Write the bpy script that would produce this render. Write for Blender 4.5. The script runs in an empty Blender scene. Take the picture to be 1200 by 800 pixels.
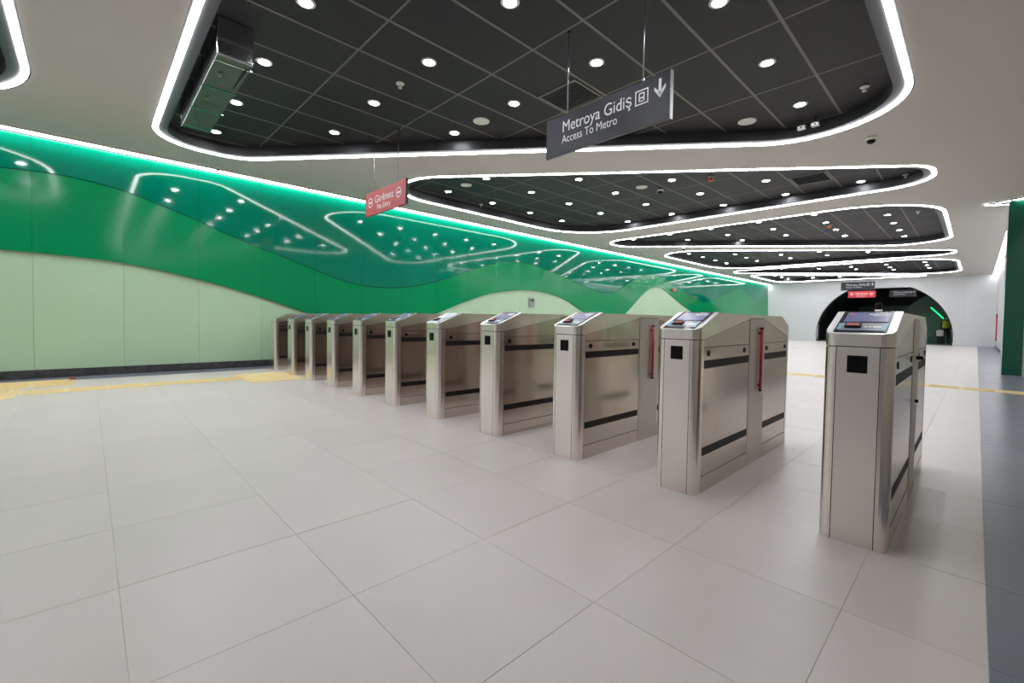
import bpy, bmesh, math, random
from mathutils import Vector, Matrix
random.seed(7)
scn = bpy.context.scene
COL = scn.collection
PI = math.pi

# ------------------------------------------------------------------ camera
YAW, PITCH, ROLL, CAMZ = math.radians(46.312), math.radians(1.696), math.radians(0.868), 0.9792
FPX, CYPX = 519.735, 390.844
cam = bpy.data.objects.new('camera', bpy.data.cameras.new('camera'))
COL.objects.link(cam)
cam.data.sensor_width = 36
cam.data.lens = FPX / 1200 * 36
cam.data.shift_y = -(400 - CYPX) / 1200
cam.data.clip_start = .05
fw = Vector((-math.sin(YAW) * math.cos(PITCH), math.cos(YAW) * math.cos(PITCH), -math.sin(PITCH)))
rt = Vector((math.cos(YAW), math.sin(YAW), 0)); up = rt.cross(fw)
rt2 = math.cos(ROLL) * rt + math.sin(ROLL) * up; up2 = -math.sin(ROLL) * rt + math.cos(ROLL) * up
cam.matrix_world = Matrix(((rt2.x, up2.x, -fw.x, 0), (rt2.y, up2.y, -fw.y, 0), (rt2.z, up2.z, -fw.z, CAMZ), (0, 0, 0, 1)))
scn.camera = cam

# ------------------------------------------------------------------ world, exposure
w = bpy.data.worlds.new('world'); scn.world = w; w.use_nodes = True
w.node_tree.nodes['Background'].inputs[0].default_value = (.6, .65, .7, 1)
w.node_tree.nodes['Background'].inputs[1].default_value = .05
vs = scn.view_settings
vs.view_transform = 'Standard'; vs.look = 'None'; vs.gamma = 1; vs.exposure = 0.24; vs.use_curve_mapping = False
cy = scn.cycles
cy.use_denoising = True
cy.max_bounces = 10; cy.diffuse_bounces = 5; cy.glossy_bounces = 5
cy.sample_clamp_indirect = 6
LED_E, DOWN_E, WALL_E = 21.0, 140.0, 13.0

# ------------------------------------------------------------------ materials
def lin(c): return tuple((x / 12.92 if x <= .04045 else ((x + .055) / 1.055) ** 2.4) for x in c)
def srgb(r, g, b): return lin((r / 255, g / 255, b / 255)) + (1,)
MATS = {}
def mat(name, col, rough=.5, metal=0., spec=.5, coat=0., emit=0., ecol=None, noise=None, bump=None, wave=None, rnd=0., noise_scale=(1, 1, 1)):
    m = bpy.data.materials.new(name); m.use_nodes = True; nt = m.node_tree; N = nt.nodes; L = nt.links
    b = N['Principled BSDF']
    b.inputs['Base Color'].default_value = col; b.inputs['Roughness'].default_value = rough
    b.inputs['Metallic'].default_value = metal; b.inputs['Specular IOR Level'].default_value = spec
    b.inputs['Coat Weight'].default_value = coat; b.inputs['Coat Roughness'].default_value = .04
    if emit:
        b.inputs['Emission Color'].default_value = ecol or col; b.inputs['Emission Strength'].default_value = emit
    tc = mp = None
    if noise or bump or wave:
        tc = N.new('ShaderNodeTexCoord'); mp = N.new('ShaderNodeMapping'); mp.inputs['Scale'].default_value = noise_scale
        L.new(tc.outputs['Object'], mp.inputs['Vector'])
    src = None
    if noise:
        sc_, amt, ramt = noise
        n = N.new('ShaderNodeTexNoise'); n.inputs['Scale'].default_value = sc_; n.inputs['Detail'].default_value = 5
        L.new(mp.outputs[0], n.inputs['Vector'])
        mr = N.new('ShaderNodeMapRange'); mr.inputs[1].default_value = .25; mr.inputs[2].default_value = .75
        mr.inputs[3].default_value = 1 - amt; mr.inputs[4].default_value = 1 + amt
        L.new(n.outputs[0], mr.inputs[0])
        hv = N.new('ShaderNodeHueSaturation'); hv.inputs['Color'].default_value = col
        L.new(mr.outputs[0], hv.inputs['Value']); src = hv
        if ramt:
            m2 = N.new('ShaderNodeMapRange'); m2.inputs[1].default_value = .25; m2.inputs[2].default_value = .75
            m2.inputs[3].default_value = max(.02, rough - ramt); m2.inputs[4].default_value = rough + ramt
            L.new(n.outputs[0], m2.inputs[0]); L.new(m2.outputs[0], b.inputs['Roughness'])
    if rnd:
        oi = N.new('ShaderNodeObjectInfo'); m3 = N.new('ShaderNodeMapRange')
        m3.inputs[3].default_value = 1 - rnd; m3.inputs[4].default_value = 1 + rnd
        L.new(oi.outputs['Random'], m3.inputs[0])
        h2 = N.new('ShaderNodeHueSaturation')
        if src: L.new(src.outputs[0], h2.inputs['Color'])
        else: h2.inputs['Color'].default_value = col
        L.new(m3.outputs[0], h2.inputs['Value']); src = h2
    if src: L.new(src.outputs[0], b.inputs['Base Color'])
    if bump:
        bs, st = bump
        n = N.new('ShaderNodeTexNoise'); n.inputs['Scale'].default_value = bs; n.inputs['Detail'].default_value = 3
        L.new(mp.outputs[0], n.inputs['Vector'])
        bp = N.new('ShaderNodeBump'); bp.inputs['Strength'].default_value = st; bp.inputs['Distance'].default_value = .01
        L.new(n.outputs[0], bp.inputs['Height']); L.new(bp.outputs[0], b.inputs['Normal'])
    if wave:
        ws, st, ax = wave
        wv = N.new('ShaderNodeTexWave'); wv.bands_direction = ax; wv.inputs['Scale'].default_value = ws
        L.new(tc.outputs['Object'], wv.inputs['Vector'])
        bp = N.new('ShaderNodeBump'); bp.inputs['Strength'].default_value = st; bp.inputs['Distance'].default_value = .004
        L.new(wv.outputs[0], bp.inputs['Height']); L.new(bp.outputs[0], b.inputs['Normal'])
    MATS[name] = m
    return m
M_tile = mat('floor_tile', srgb(206, 198, 194), .34, spec=.4, noise=(2.2, .05, .08), rnd=.025)
M_grout = mat('grout', srgb(184, 177, 173), .8, noise=(1.6, .5, 0))
M_dtile = mat('dark_tile', srgb(112, 116, 128), .32, noise=(4, .12, .06), rnd=.06)
M_yellow = mat('tactile_yellow', srgb(232, 206, 150), .55, noise=(6, .06, 0), rnd=.04)
M_ceil = mat('ceiling_paint', srgb(196, 191, 186), .75)
M_plaster = mat('white_panel', srgb(208, 208, 211), .4, rnd=.015)
M_beige = mat('beige_stone_panel', srgb(150, 144, 134), .5, noise=(3, .05, 0))
M_black = mat('black_ceiling_panel', srgb(49, 47, 49), .5, spec=.25, wave=(24, .5, 'X'), rnd=.06)
M_runner = mat('ceiling_runner', srgb(112, 110, 102), .5)
M_blacking = mat('dark_lining', srgb(40, 40, 44), .5)
M_lip = mat('grey_lip', srgb(80, 80, 84), .45)
M_trim = mat('dark_trim', srgb(26, 26, 28), .4)
M_led = mat('led_diffuser', (1, 1, 1, 1), .4, emit=LED_E, ecol=(.97, .985, 1, 1))
M_sled = mat('side_led_diffuser', (1, 1, 1, 1), .4, emit=8, ecol=(.97, .985, 1, 1))
M_wled = mat('wall_led_diffuser', (1, 1, 1, 1), .4, emit=WALL_E, ecol=(.95, 1, 1, 1))
M_down = mat('downlight_lens', (1, 1, 1, 1), .4, emit=DOWN_E, ecol=(.93, .96, 1, 1))
M_white = mat('white_plastic', srgb(225, 222, 215), .45)
M_lightg = mat('pale_green_panel', srgb(176, 204, 172), .38, noise=(1.3, .03, 0), rnd=.012)
M_midg = mat('mid_green_panel', srgb(0, 132, 80), .12, spec=.28, rnd=.012)
M_upg = mat('deep_green_panel', srgb(0, 116, 90), .06, spec=.42, rnd=.012)
M_edge = mat('panel_edge', srgb(196, 188, 150), .5)
M_granite = mat('dark_granite', srgb(62, 62, 66), .35, noise=(14, .55, .1))
M_steel = mat('brushed_steel', srgb(240, 231, 226), .24, metal=1, noise=(30, .006, .006), noise_scale=(14, 14, .12))
M_steel2 = mat('polished_steel_panel', srgb(206, 195, 187), .17, metal=1, noise=(20, .006, .006), noise_scale=(1, .2, 14))
M_post = mat('satin_steel_post', srgb(206, 198, 192), .46, metal=1)
M_core = mat('dark_steel_core', srgb(64, 62, 60), .4, metal=.8)
M_bright = mat('bright_steel_bezel', srgb(226, 224, 222), .3, metal=1)
M_gloss = mat('black_glass', srgb(10, 10, 11), .2, spec=.15)
M_strip = mat('black_window_strip', srgb(20, 19, 20), .5, spec=.2)
M_red = mat('red_bar', srgb(190, 30, 48), .3, coat=.3)
M_screen = mat('display_screen', srgb(120, 122, 158), .2, emit=.10, ecol=srgb(120, 122, 185))
M_pad = mat('reader_pad', srgb(150, 158, 172), .25)
M_cyan = mat('cyan_print', srgb(110, 170, 195), .3)
M_wtext = mat('white_print', srgb(235, 235, 238), .4)
M_redlab = mat('red_label', srgb(205, 60, 62), .4)
M_brown = mat('brown_debris', srgb(150, 84, 62), .7)
M_frame = mat('console_glass', srgb(66, 68, 84), .14, coat=.4)
M_signd = mat('dark_sign_face', srgb(44, 44, 53), .34)
M_signr = mat('red_sign_face', srgb(188, 46, 56), .4)
M_silver = mat('silver_rod', srgb(170, 170, 172), .3, metal=1)
M_galv = mat('galvanised_duct', srgb(205, 208, 214), .09, metal=1)
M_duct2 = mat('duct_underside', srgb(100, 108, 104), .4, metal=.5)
M_colg = mat('green_column', srgb(0, 84, 62), .08, coat=.5)
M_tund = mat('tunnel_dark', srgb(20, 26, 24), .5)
M_tung = mat('tunnel_green', srgb(24, 96, 62), .3)
M_tung2 = mat('tunnel_grey_green', srgb(66, 84, 76), .45)
M_neon = mat('green_neon', (.1, 1, .3, 1), .4, emit=2.2, ecol=(0, .75, .2, 1))
M_pfill = mat('passage_fill_glow', (1, 1, 1, 1), .4, emit=16, ecol=(.8, 1, .88, 1))  # glow of the fill light added inside the passage
M_skin = mat('skin', srgb(196, 150, 124), .55)
M_hair = mat('black_hair', srgb(9, 8, 8), .7, spec=.12)
M_cloth = mat('dark_cloth', srgb(30, 30, 34), .8)
M_jack = mat('grey_jacket', srgb(40, 40, 45), .85, spec=.2)
M_vest = mat('yellow_vest', srgb(190, 196, 70), .7)
M_shoe = mat('black_shoe', srgb(15, 15, 15), .5)
M_orange = mat('orange_beacon', srgb(225, 90, 30), .35, coat=.3)

# ------------------------------------------------------------------ helpers
def link(o, parent=None):
    COL.objects.link(o)
    if parent: o.parent = parent
    return o
def mesh(name, verts, faces, m, smooth=False):
    me = bpy.data.meshes.new(name); me.from_pydata([tuple(v) for v in verts], [], faces)
    for x in (m if isinstance(m, (list, tuple)) else [m]): me.materials.append(x)
    if smooth: me.polygons.foreach_set('use_smooth', [True] * len(me.polygons))
    me.update()
    return me
def ob(name, me, parent=None, loc=None, rot=None):
    o = bpy.data.objects.new(name, me); link(o, parent)
    if loc: o.location = loc
    if rot: o.rotation_euler = rot
    return o
def empty(name, loc=(0, 0, 0)):
    o = bpy.data.objects.new(name, None); link(o); o.location = loc; o.empty_display_size = .1
    return o
def tag(o, label, cat, group=None):
    o['label'] = label; o['category'] = cat
    if group: o['group'] = group
    return o
def struct(o, label, cat):
    o['kind'] = 'structure'; o['label'] = label; o['category'] = cat
    return o
class MB:
    def __init__(s): s.v = []; s.f = []
    def add(s, vs_, fs):
        k = len(s.v); s.v += [tuple(x) for x in vs_]; s.f += [tuple(i + k for i in f) for f in fs]; return s
    def box(s, x0, x1, y0, y1, z0, z1):
        return s.add([(x0, y0, z0), (x1, y0, z0), (x1, y1, z0), (x0, y1, z0), (x0, y0, z1), (x1, y0, z1), (x1, y1, z1), (x0, y1, z1)],
                     [(3, 2, 1, 0), (4, 5, 6, 7), (0, 1, 5, 4), (1, 2, 6, 5), (2, 3, 7, 6), (3, 0, 4, 7)])
    def bbox(s, x0, x1, y0, y1, z0, z1, b):
        # box with chamfered edges (superellipse-free: 3 stacked loops per axis)
        bm = bmesh.new(); bmesh.ops.create_cube(bm, size=1)
        for v in bm.verts:
            v.co = Vector(((x0 + x1) / 2 + v.co.x * (x1 - x0), (y0 + y1) / 2 + v.co.y * (y1 - y0), (z0 + z1) / 2 + v.co.z * (z1 - z0)))
        bmesh.ops.bevel(bm, geom=bm.edges[:], offset=b, segments=2, profile=.5, affect='EDGES')
        bm.verts.index_update()
        s.add([v.co[:] for v in bm.verts], [[v.index for v in f.verts] for f in bm.faces]); bm.free(); return s
    def prism(s, poly, z0, z1, axis='z'):
        n = len(poly)
        def P(a, b, h): return (a, b, h) if axis == 'z' else ((h, a, b) if axis == 'x' else (a, h, b))
        k = [P(a, b, z0) for a, b in poly] + [P(a, b, z1) for a, b in poly]
        fs = [tuple(range(n - 1, -1, -1)), tuple(range(n, 2 * n))] + [(i, (i + 1) % n, n + (i + 1) % n, n + i) for i in range(n)]
        if axis == 'y': fs = [tuple(reversed(f)) for f in fs]
        return s.add(k, fs)
    def cyl(s, p, q, r, n=12, r2=None, caps=True):
        p = Vector(p); q = Vector(q); d = (q - p).normalized(); r2 = r if r2 is None else r2
        a = d.orthogonal().normalized(); b = d.cross(a)
        ring = [(math.cos(t) * a + math.sin(t) * b) for t in [2 * PI * i / n for i in range(n)]]
        vv = [p + r * x for x in ring] + [q + r2 * x for x in ring]
        fs = [(i, (i + 1) % n, n + (i + 1) % n, n + i) for i in range(n)]
        if caps: fs += [tuple(range(n - 1, -1, -1)), tuple(range(n, 2 * n))]
        return s.add(vv, fs)
    def lathe(s, prof, n=20, c=(0, 0, 0), caps=True):
        vv = []; fs = []
        for r, z in prof: vv += [(c[0] + r * math.cos(2 * PI * i / n), c[1] + r * math.sin(2 * PI * i / n), c[2] + z) for i in range(n)]
        for j in range(len(prof) - 1):
            for i in range(n): fs.append((j * n + i, j * n + (i + 1) % n, (j + 1) * n + (i + 1) % n, (j + 1) * n + i))
        if caps: fs += [tuple(range(n - 1, -1, -1)), tuple(range((len(prof) - 1) * n, len(prof) * n))]
        return s.add(vv, fs)
    def me(s, name, m, smooth=False): return mesh(name, s.v, s.f, m, smooth)
    def ob(s, name, m, parent=None, smooth=False, loc=None): return ob(name, s.me(name, m, smooth), parent, loc)
def copy_tree(o, parent=None):
    c = o.copy(); COL.objects.link(c)
    if parent: c.parent = parent
    for ch in o.children: copy_tree(ch, c)
    return c
def fillet(corners, n=16):
    """corners: (x, y, r) counter-clockwise -> rounded convex outline"""
    out = []; N = len(corners)
    for i in range(N):
        P = Vector(corners[i][:2]); A = Vector(corners[i - 1][:2]); B = Vector(corners[(i + 1) % N][:2]); r = corners[i][2]
        u = (A - P).normalized(); v = (B - P).normalized(); ang = u.angle(v)
        t = r / math.tan(ang / 2); c = P + (u + v).normalized() * (r / math.sin(ang / 2))
        s = P + u * t; e = P + v * t
        a0 = math.atan2(s.y - c.y, s.x - c.x); a1 = math.atan2(e.y - c.y, e.x - c.x)
        while a1 < a0: a1 += 2 * PI
        for k in range(n + 1):
            a = a0 + (a1 - a0) * k / n; out.append((c.x + r * math.cos(a), c.y + r * math.sin(a)))
    return out
def offset_poly(poly, d):
    """inward offset of a convex CCW outline"""
    n = len(poly); out = []
    for i in range(n):
        p = Vector(poly[i]); a = Vector(poly[i - 1]); b = Vector(poly[(i + 1) % n])
        e1 = (p - a).normalized(); e2 = (b - p).normalized()
        n1 = Vector((-e1.y, e1.x)); n2 = Vector((-e2.y, e2.x)); m_ = (n1 + n2).normalized()
        q = p + m_ * (d / max(.3, m_.dot(n1))); out.append((q.x, q.y))
    return out
def clip_convex(subj, clip):
    out = list(subj); n = len(clip)
    for i in range(n):
        a = clip[i]; b = clip[(i + 1) % n]; inp = out; out = []
        def side(p): return (b[0] - a[0]) * (p[1] - a[1]) - (b[1] - a[1]) * (p[0] - a[0])
        for j in range(len(inp)):
            p = inp[j - 1]; q = inp[j]; sp = side(p); sq = side(q)
            if (sp < 0) != (sq < 0):
                t = sp / (sp - sq); out.append((p[0] + t * (q[0] - p[0]), p[1] + t * (q[1] - p[1])))
            if sq >= 0: out.append(q)
        if len(out) < 3: return []
    return out
def area(p): return .5 * sum(p[i - 1][0] * p[i][1] - p[i][0] * p[i - 1][1] for i in range(len(p)))
def inside(pt, poly, margin=0):
    n = len(poly)
    for i in range(n):
        a = poly[i]; b = poly[(i + 1) % n]; L_ = math.hypot(b[0] - a[0], b[1] - a[1])
        if L_ < 1e-6: continue
        if ((b[0] - a[0]) * (pt[1] - a[1]) - (b[1] - a[1]) * (pt[0] - a[0])) / L_ < margin: return False
    return True
def spline(pts):
    xs = [p[0] for p in pts]; ys = [p[1] for p in pts]; n = len(xs)
    ms = []
    for i in range(n):
        if i == 0: ms.append((ys[1] - ys[0]) / (xs[1] - xs[0]))
        elif i == n - 1: ms.append((ys[-1] - ys[-2]) / (xs[-1] - xs[-2]))
        else: ms.append((ys[i + 1] - ys[i - 1]) / (xs[i + 1] - xs[i - 1]))
    def f(x):
        if x <= xs[0]: return ys[0]
        if x >= xs[-1]: return ys[-1]
        i = 0
        while xs[i + 1] < x: i += 1
        h = xs[i + 1] - xs[i]; t = (x - xs[i]) / h
        return ((2 * t ** 3 - 3 * t * t + 1) * ys[i] + (t ** 3 - 2 * t * t + t) * h * ms[i] + (-2 * t ** 3 + 3 * t * t) * ys[i + 1] + (t ** 3 - t * t) * h * ms[i + 1])
    return f
ORD = ['first', 'second', 'third', 'fourth', 'fifth', 'sixth', 'seventh', 'eighth', 'ninth', 'tenth', 'eleventh', 'twelfth']
def project(P):
    d = Vector(P) - Vector((0, 0, CAMZ)); z = d.dot(fw)
    if z < .1: return None
    return (600 + FPX * d.dot(rt2) / z, CYPX - FPX * d.dot(up2) / z)

# ------------------------------------------------------------------ dimensions
XW, XR, YN, YF, ZC, ZP = -9.757, .668, -4.0, 33.0, 3.66, 3.82

# ------------------------------------------------------------------ floor
T = .6; X0, Y0 = -.292, .069; XD = .055; XDL = -9.22
floor = MB().box(XW, XR, YN, YF + .3, -.08, -.0015).ob('floor', M_grout)
struct(floor, 'pale grey tiled concourse floor with dark border tiles along both walls', 'floor')
def tile_me(name, wx, wy, m):
    g = .0009; b = .0007; z0, z1 = -.003, 0
    x0, x1, y0, y1 = g, wx - g, g, wy - g
    vv = [(x0, y0, z0), (x1, y0, z0), (x1, y1, z0), (x0, y1, z0), (x0, y0, z1 - b), (x1, y0, z1 - b), (x1, y1, z1 - b), (x0, y1, z1 - b),
          (x0 + b, y0 + b, z1), (x1 - b, y0 + b, z1), (x1 - b, y1 - b, z1), (x0 + b, y1 - b, z1)]
    fs = [(8, 9, 10, 11)]
    for i in range(4):
        j = (i + 1) % 4; fs += [(i, j, 4 + j, 4 + i), (4 + i, 4 + j, 8 + j, 8 + i)]
    return mesh(name, vv, fs, m)
cells = []
xs = [XD] + [X0 - T * k for k in range(0, 15)] + [XDL]
ys = [Y0 + T * k for k in range(-7, 56)]
for j in range(len(ys) - 1):
    for i in range(len(xs) - 1): cells.append((xs[i + 1], ys[j], xs[i] - xs[i + 1], ys[j + 1] - ys[j], 'tile', M_tile))
    cells.append((XD, ys[j], XR - XD, T, 'border_tile', M_dtile))
    cells.append((XW, ys[j], XDL - XW, T, 'border_tile', M_dtile))
def score(c):
    pr = [project((c[0] + a * c[2], c[1] + b * c[3], 0)) for a, b in ((0, 0), (1, 0), (1, 1), (0, 1))]
    pr = [p for p in pr if p]
    if len(pr) < 4: return 0 if not pr or not any(-50 < p[0] < 1250 and p[1] < 900 for p in pr) else 2e4
    if not any(0 < p[0] < 1200 and 360 < p[1] < 800 for p in pr): return 0
    return abs(area(pr))
cache = {}
for kind, lim in (('tile', 300), ('border_tile', 90)):
    cs = sorted([c for c in cells if c[4] == kind], key=score, reverse=True)
    for c in cs[:lim]:
        key = (round(c[2], 3), round(c[3], 3), kind)
        if key not in cache: cache[key] = tile_me(kind, c[2], c[3], c[5])
        ob(kind, cache[key], floor, (c[0], c[1], random.uniform(-.0006, .0003)))
    mb = MB()
    for c in cs[lim:]:
        t = tile_me('t', c[2], c[3], c[5]); mb.add([(v.co.x + c[0], v.co.y + c[1], v.co.z) for v in t.vertices], [list(p.vertices) for p in t.polygons])
        bpy.data.meshes.remove(t)
    if mb.v: o = mb.ob(kind, cs[0][5], floor); o['kind'] = 'stuff'
# tactile paving
def tact(dots):
    s = .4; mb = MB().box(.002, s - .002, .002, s - .002, .0005, .004)
    if dots:
        for i in range(6):
            for j in range(6):
                x = .033 + i * .0667; y = .033 + j * .0667
                mb.cyl((x, y, .004), (x, y, .008), .017, 8, .012)
    else:
        for i in range(4): mb.box(.03, s - .03, .04 + i * .1, .07 + i * .1, .004, .008)
    return mb.me('tactile_tile', M_yellow)
TD, TB = tact(True), tact(False)
tbx = MB().box(.002, .398, .002, .398, .0005, .004)
for i in range(4): tbx.box(.04 + i * .1, .07 + i * .1, .03, .37, .004, .008)
TBY = tbx.me('tactile_tile', M_yellow)
for k in range(6): ob('tactile_tile', TBY, floor, (-8.23, -.62 + .4 * k, 0))           # guide strip along the wall
for i in range(3):
    for j in range(2): ob('tactile_tile', TD, floor, (-8.55 + .4 * i, 1.72 + .4 * j, 0))  # pad before the gates
for i in range(2):
    ob('tactile_tile', TD, floor, (-8.43 + .44 * i, -1.03, 0)); ob('tactile_tile', TD, floor, (-8.43 + .44 * i, -1.43, 0))
for i in range(2):
    for j in range(2): ob('tactile_tile', TBY, floor, (-9.36 + .42 * i, -.95 + .4 * j, 0))
for k in range(25): ob('tactile_tile', TB, floor, (.26 - .4 * k, 9.95, 0))

# ------------------------------------------------------------------ ceiling with bays
def yd(x): return 2.17 + (x + 8.576) * .828
XL_, XR_ = -8.85, -.545
Ac = [(XL_, .66, .75), (XR_, .66, 1.9), (XR_, yd(XR_), 1.1), (XL_, yd(XL_), .75)]
A = fillet(Ac)
YC = 6.04
def rot(p): return (2 * -4.6975 - p[0], 2 * YC - p[1])
B = [rot(p) for p in A]
def sh(p, d): return [(a, b + d) for a, b in p]
d6 = 22.7
B6 = fillet([(XL_, 3.24 + d6 + .0, .5), (-1.45, 9.36 + d6 - .13, .25), (-2.2, 31.95, .35), (XL_, 31.95, .8)])
BAYS = [('nearest', A, 1.445), ('second', B, 5.80), ('third', sh(A, 11.86), 13.5), ('fourth', sh(B, 11.6), 17.75), ('fifth', sh(A, 23.05), 25.3), ('farthest', B6, 28.9), ('camera side', fillet([(XL_, -2.9, .8), (-5.2, -2.9, .8), (-5.2, -.43, .6), (XL_, -.43, 1.6)]), -2.2)]
# white plaster ceiling
bm = bmesh.new()
def loop(pts):
    vs_ = [bm.verts.new((p[0], p[1], ZC)) for p in pts]
    return [bm.edges.new((vs_[i - 1], vs_[i])) for i in range(len(vs_))]
es = loop([(XW - .1, YN - .1), (XR + .1, YN - .1), (XR + .1, YF + .1), (XW - .1, YF + .1)])
for _, p, _2 in BAYS: es += loop(p)
bmesh.ops.triangle_fill(bm, edges=es, use_beauty=True, use_dissolve=False)
for f in bm.faces:
    if f.normal.z > 0: f.normal_flip()
me = bpy.data.meshes.new('ceiling'); bm.to_mesh(me); bm.free(); me.materials.append(M_ceil)
ceiling = struct(ob('ceiling', me), 'smooth off-white plaster ceiling with rounded slanted bay openings', 'ceiling')
bayname = {'nearest': 'large nearest ceiling bay', 'second': 'second ceiling bay', 'third': 'third ceiling bay', 'fourth': 'fourth ceiling bay', 'fifth': 'fifth ceiling bay', 'farthest': 'farthest ceiling bay', 'camera side': 'ceiling bay at upper left corner'}
shortbay = {'nearest': 'nearest', 'second': 'second', 'third': 'third', 'fourth': 'fourth', 'fifth': 'fifth', 'farthest': 'farthest', 'camera side': 'leftmost'}
def ring_strip(mb, a, b, za, zb, idx=None, closed=True):
    n = len(a); vv = [(p[0], p[1], za) for p in a] + [(p[0], p[1], zb) for p in b]
    fs = [(i, (i + 1) % n, n + (i + 1) % n, n + i) for i in range(n if closed else n - 1)]
    return mb.add(vv, [tuple(reversed(f)) for f in fs])
dl_ring = MB().lathe([(.060, 0), (.080, 0), (.086, .004), (.086, .010), (.060, .010), (.060, 0)], 20, caps=False).me('trim_ring', M_white, True)
dl_lens = MB().lathe([(.0605, .001), (.0605, .006)], 20).me('lens', M_down)
for bi, (bn, out, ly) in enumerate(BAYS):
    i1 = offset_poly(out, .018); i2 = offset_poly(out, .078); i3 = offset_poly(out, .185)
    mb = MB()
    ring_strip(mb, i3, i3, ZC + .006, ZP + .03)
    bay = mb.ob('ceiling', M_blacking)
    struct(bay, 'recessed field of black ribbed metal panels, %s' % bayname[bn], 'ceiling')
    mb = MB(); ring_strip(mb, i2, i3, ZC + .006, ZC + .006); mb.ob('inner_lip', M_lip, bay)
    n = len(i3); mb = MB().add([(p[0], p[1], ZP + .028) for p in i3], [tuple(range(n - 1, -1, -1))]); mb.ob('backing', M_blacking, bay)
    # LED ring of this bay
    ring = empty('light_ring', (out[0][0], out[0][1], ZC))
    tag(ring, 'white LED light ring outlining the %s' % bayname[bn], 'light strip', 'light rings around the ceiling bays')
    L0 = Vector(ring.location)
    mb = MB(); ring_strip(mb, out, i1, ZC - .001, ZC + .004); ring_strip(mb, i1, i1, ZC + .004, ZC - .005)
    t = mb.ob('trim', M_trim, ring); t.matrix_parent_inverse = Matrix.Translation(-L0)
    # split into segments
    segs = []; cur = [0]; n = len(out)
    k = 0
    pts1, pts2 = [], []
    for i in range(n):
        a1, b1, a2, b2 = Vector(i1[i]), Vector(i1[(i + 1) % n]), Vector(i2[i]), Vector(i2[(i + 1) % n])
        m_ = max(1, round((b1 - a1).length / 1.9)); 
        for q in range(m_): pts1.append((a1.lerp(b1, q / m_), m_ > 1 or (b1 - a1).length > .5)); pts2.append(a2.lerp(b2, q / m_))
    n = len(pts1); i = 0
    start = next(q for q in range(n) if pts1[q][1])
    order = [(start + q) % n for q in range(n + 1)]
    runs = []; run = [order[0]]
    for q in range(n):
        run.append(order[q + 1]); straight = pts1[order[q]][1]; nxt = pts1[order[q + 1]][1]
        if straight or nxt or q == n - 1: runs.append(run); run = [order[q + 1]]
    for r_ in runs:
        a = [pts1[q][0].copy() for q in r_]; b = [pts2[q].copy() for q in r_]
        g = .004
        da = (a[1] - a[0]).normalized() * g; a[0] += da; b[0] += da
        de = (a[-2] - a[-1]).normalized() * g; a[-1] += de; b[-1] += de
        mb = MB(); m_ = len(a)
        vv = [(p.x, p.y, ZC - .006) for p in a] + [(p.x, p.y, ZC - .006) for p in b] + [(p.x, p.y, ZC + .004) for p in a] + [(p.x, p.y, ZC + .004) for p in b]
        fs = []
        for q in range(m_ - 1):
            fs += [(q, m_ + q, m_ + q + 1, q + 1), (2 * m_ + q, 2 * m_ + q + 1, 3 * m_ + q + 1, 3 * m_ + q), (q, q + 1, 2 * m_ + q + 1, 2 * m_ + q), (m_ + q, 3 * m_ + q, 3 * m_ + q + 1, m_ + q + 1)]
        fs += [(0, 2 * m_, 3 * m_, m_), (m_ - 1, 2 * m_ - 1, 4 * m_ - 1, 3 * m_ - 1)]
        s_ = MB().add(vv, fs).ob('diffuser', M_led, ring); s_.matrix_parent_inverse = Matrix.Translation(-L0)
    # panels, runners
    px = [-1.347 + .6535 * k for k in range(-13, 3)]
    pitch = 1.27 if bn == 'third' else 1.305
    py = [ly - pitch / 2 + pitch * k for k in range(-2, 9)]
    gap = .011
    for a in range(len(px) - 1):
        for b in range(len(py) - 1):
            rc = [(px[a] + gap, py[b] + gap), (px[a + 1] - gap, py[b] + gap), (px[a + 1] - gap, py[b + 1] - gap), (px[a] + gap, py[b + 1] - gap)]
            c = clip_convex(rc, i3)
            if len(c) < 3 or area(c) < .004: continue
            MB().prism(c, ZP, ZP + .022).ob('panel', M_black, bay)
    def seg(ax, v, hw, zlo):
        if ax == 'x': rc = [(v - hw, -50), (v + hw, -50), (v + hw, 60), (v - hw, 60)]
        else: rc = [(-30, v - hw), (10, v - hw), (10, v + hw), (-30, v + hw)]
        c = clip_convex(rc, i3)
        if len(c) >= 3 and area(c) > .002: MB().prism(c, zlo, ZP + .02).ob('runner', M_runner, bay)
    for v in px: seg('x', v, .0150, ZP - .002)
    for v in py: seg('y', v, .0105, ZP - .001)
    # downlights
    lx = [-8.19 + 1.3055 * k for k in range(6)]
    for ci, x in enumerate(lx):
        rows = [y for y in (ly + pitch * k for k in range(0, 6)) if inside((x, y), out, .27)]
        for ri, y in enumerate(rows):
            d = empty('downlight', (x, y, ZP - .008))
            tag(d, 'round downlight in the %s ceiling bay, %s column from green wall, %s from near edge' % (shortbay[bn], ORD[ci], ORD[ri]), 'downlight', 'downlights in the black ceiling bays')
            ob('trim_ring', dl_ring, d); ob('lens', dl_lens, d)

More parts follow.
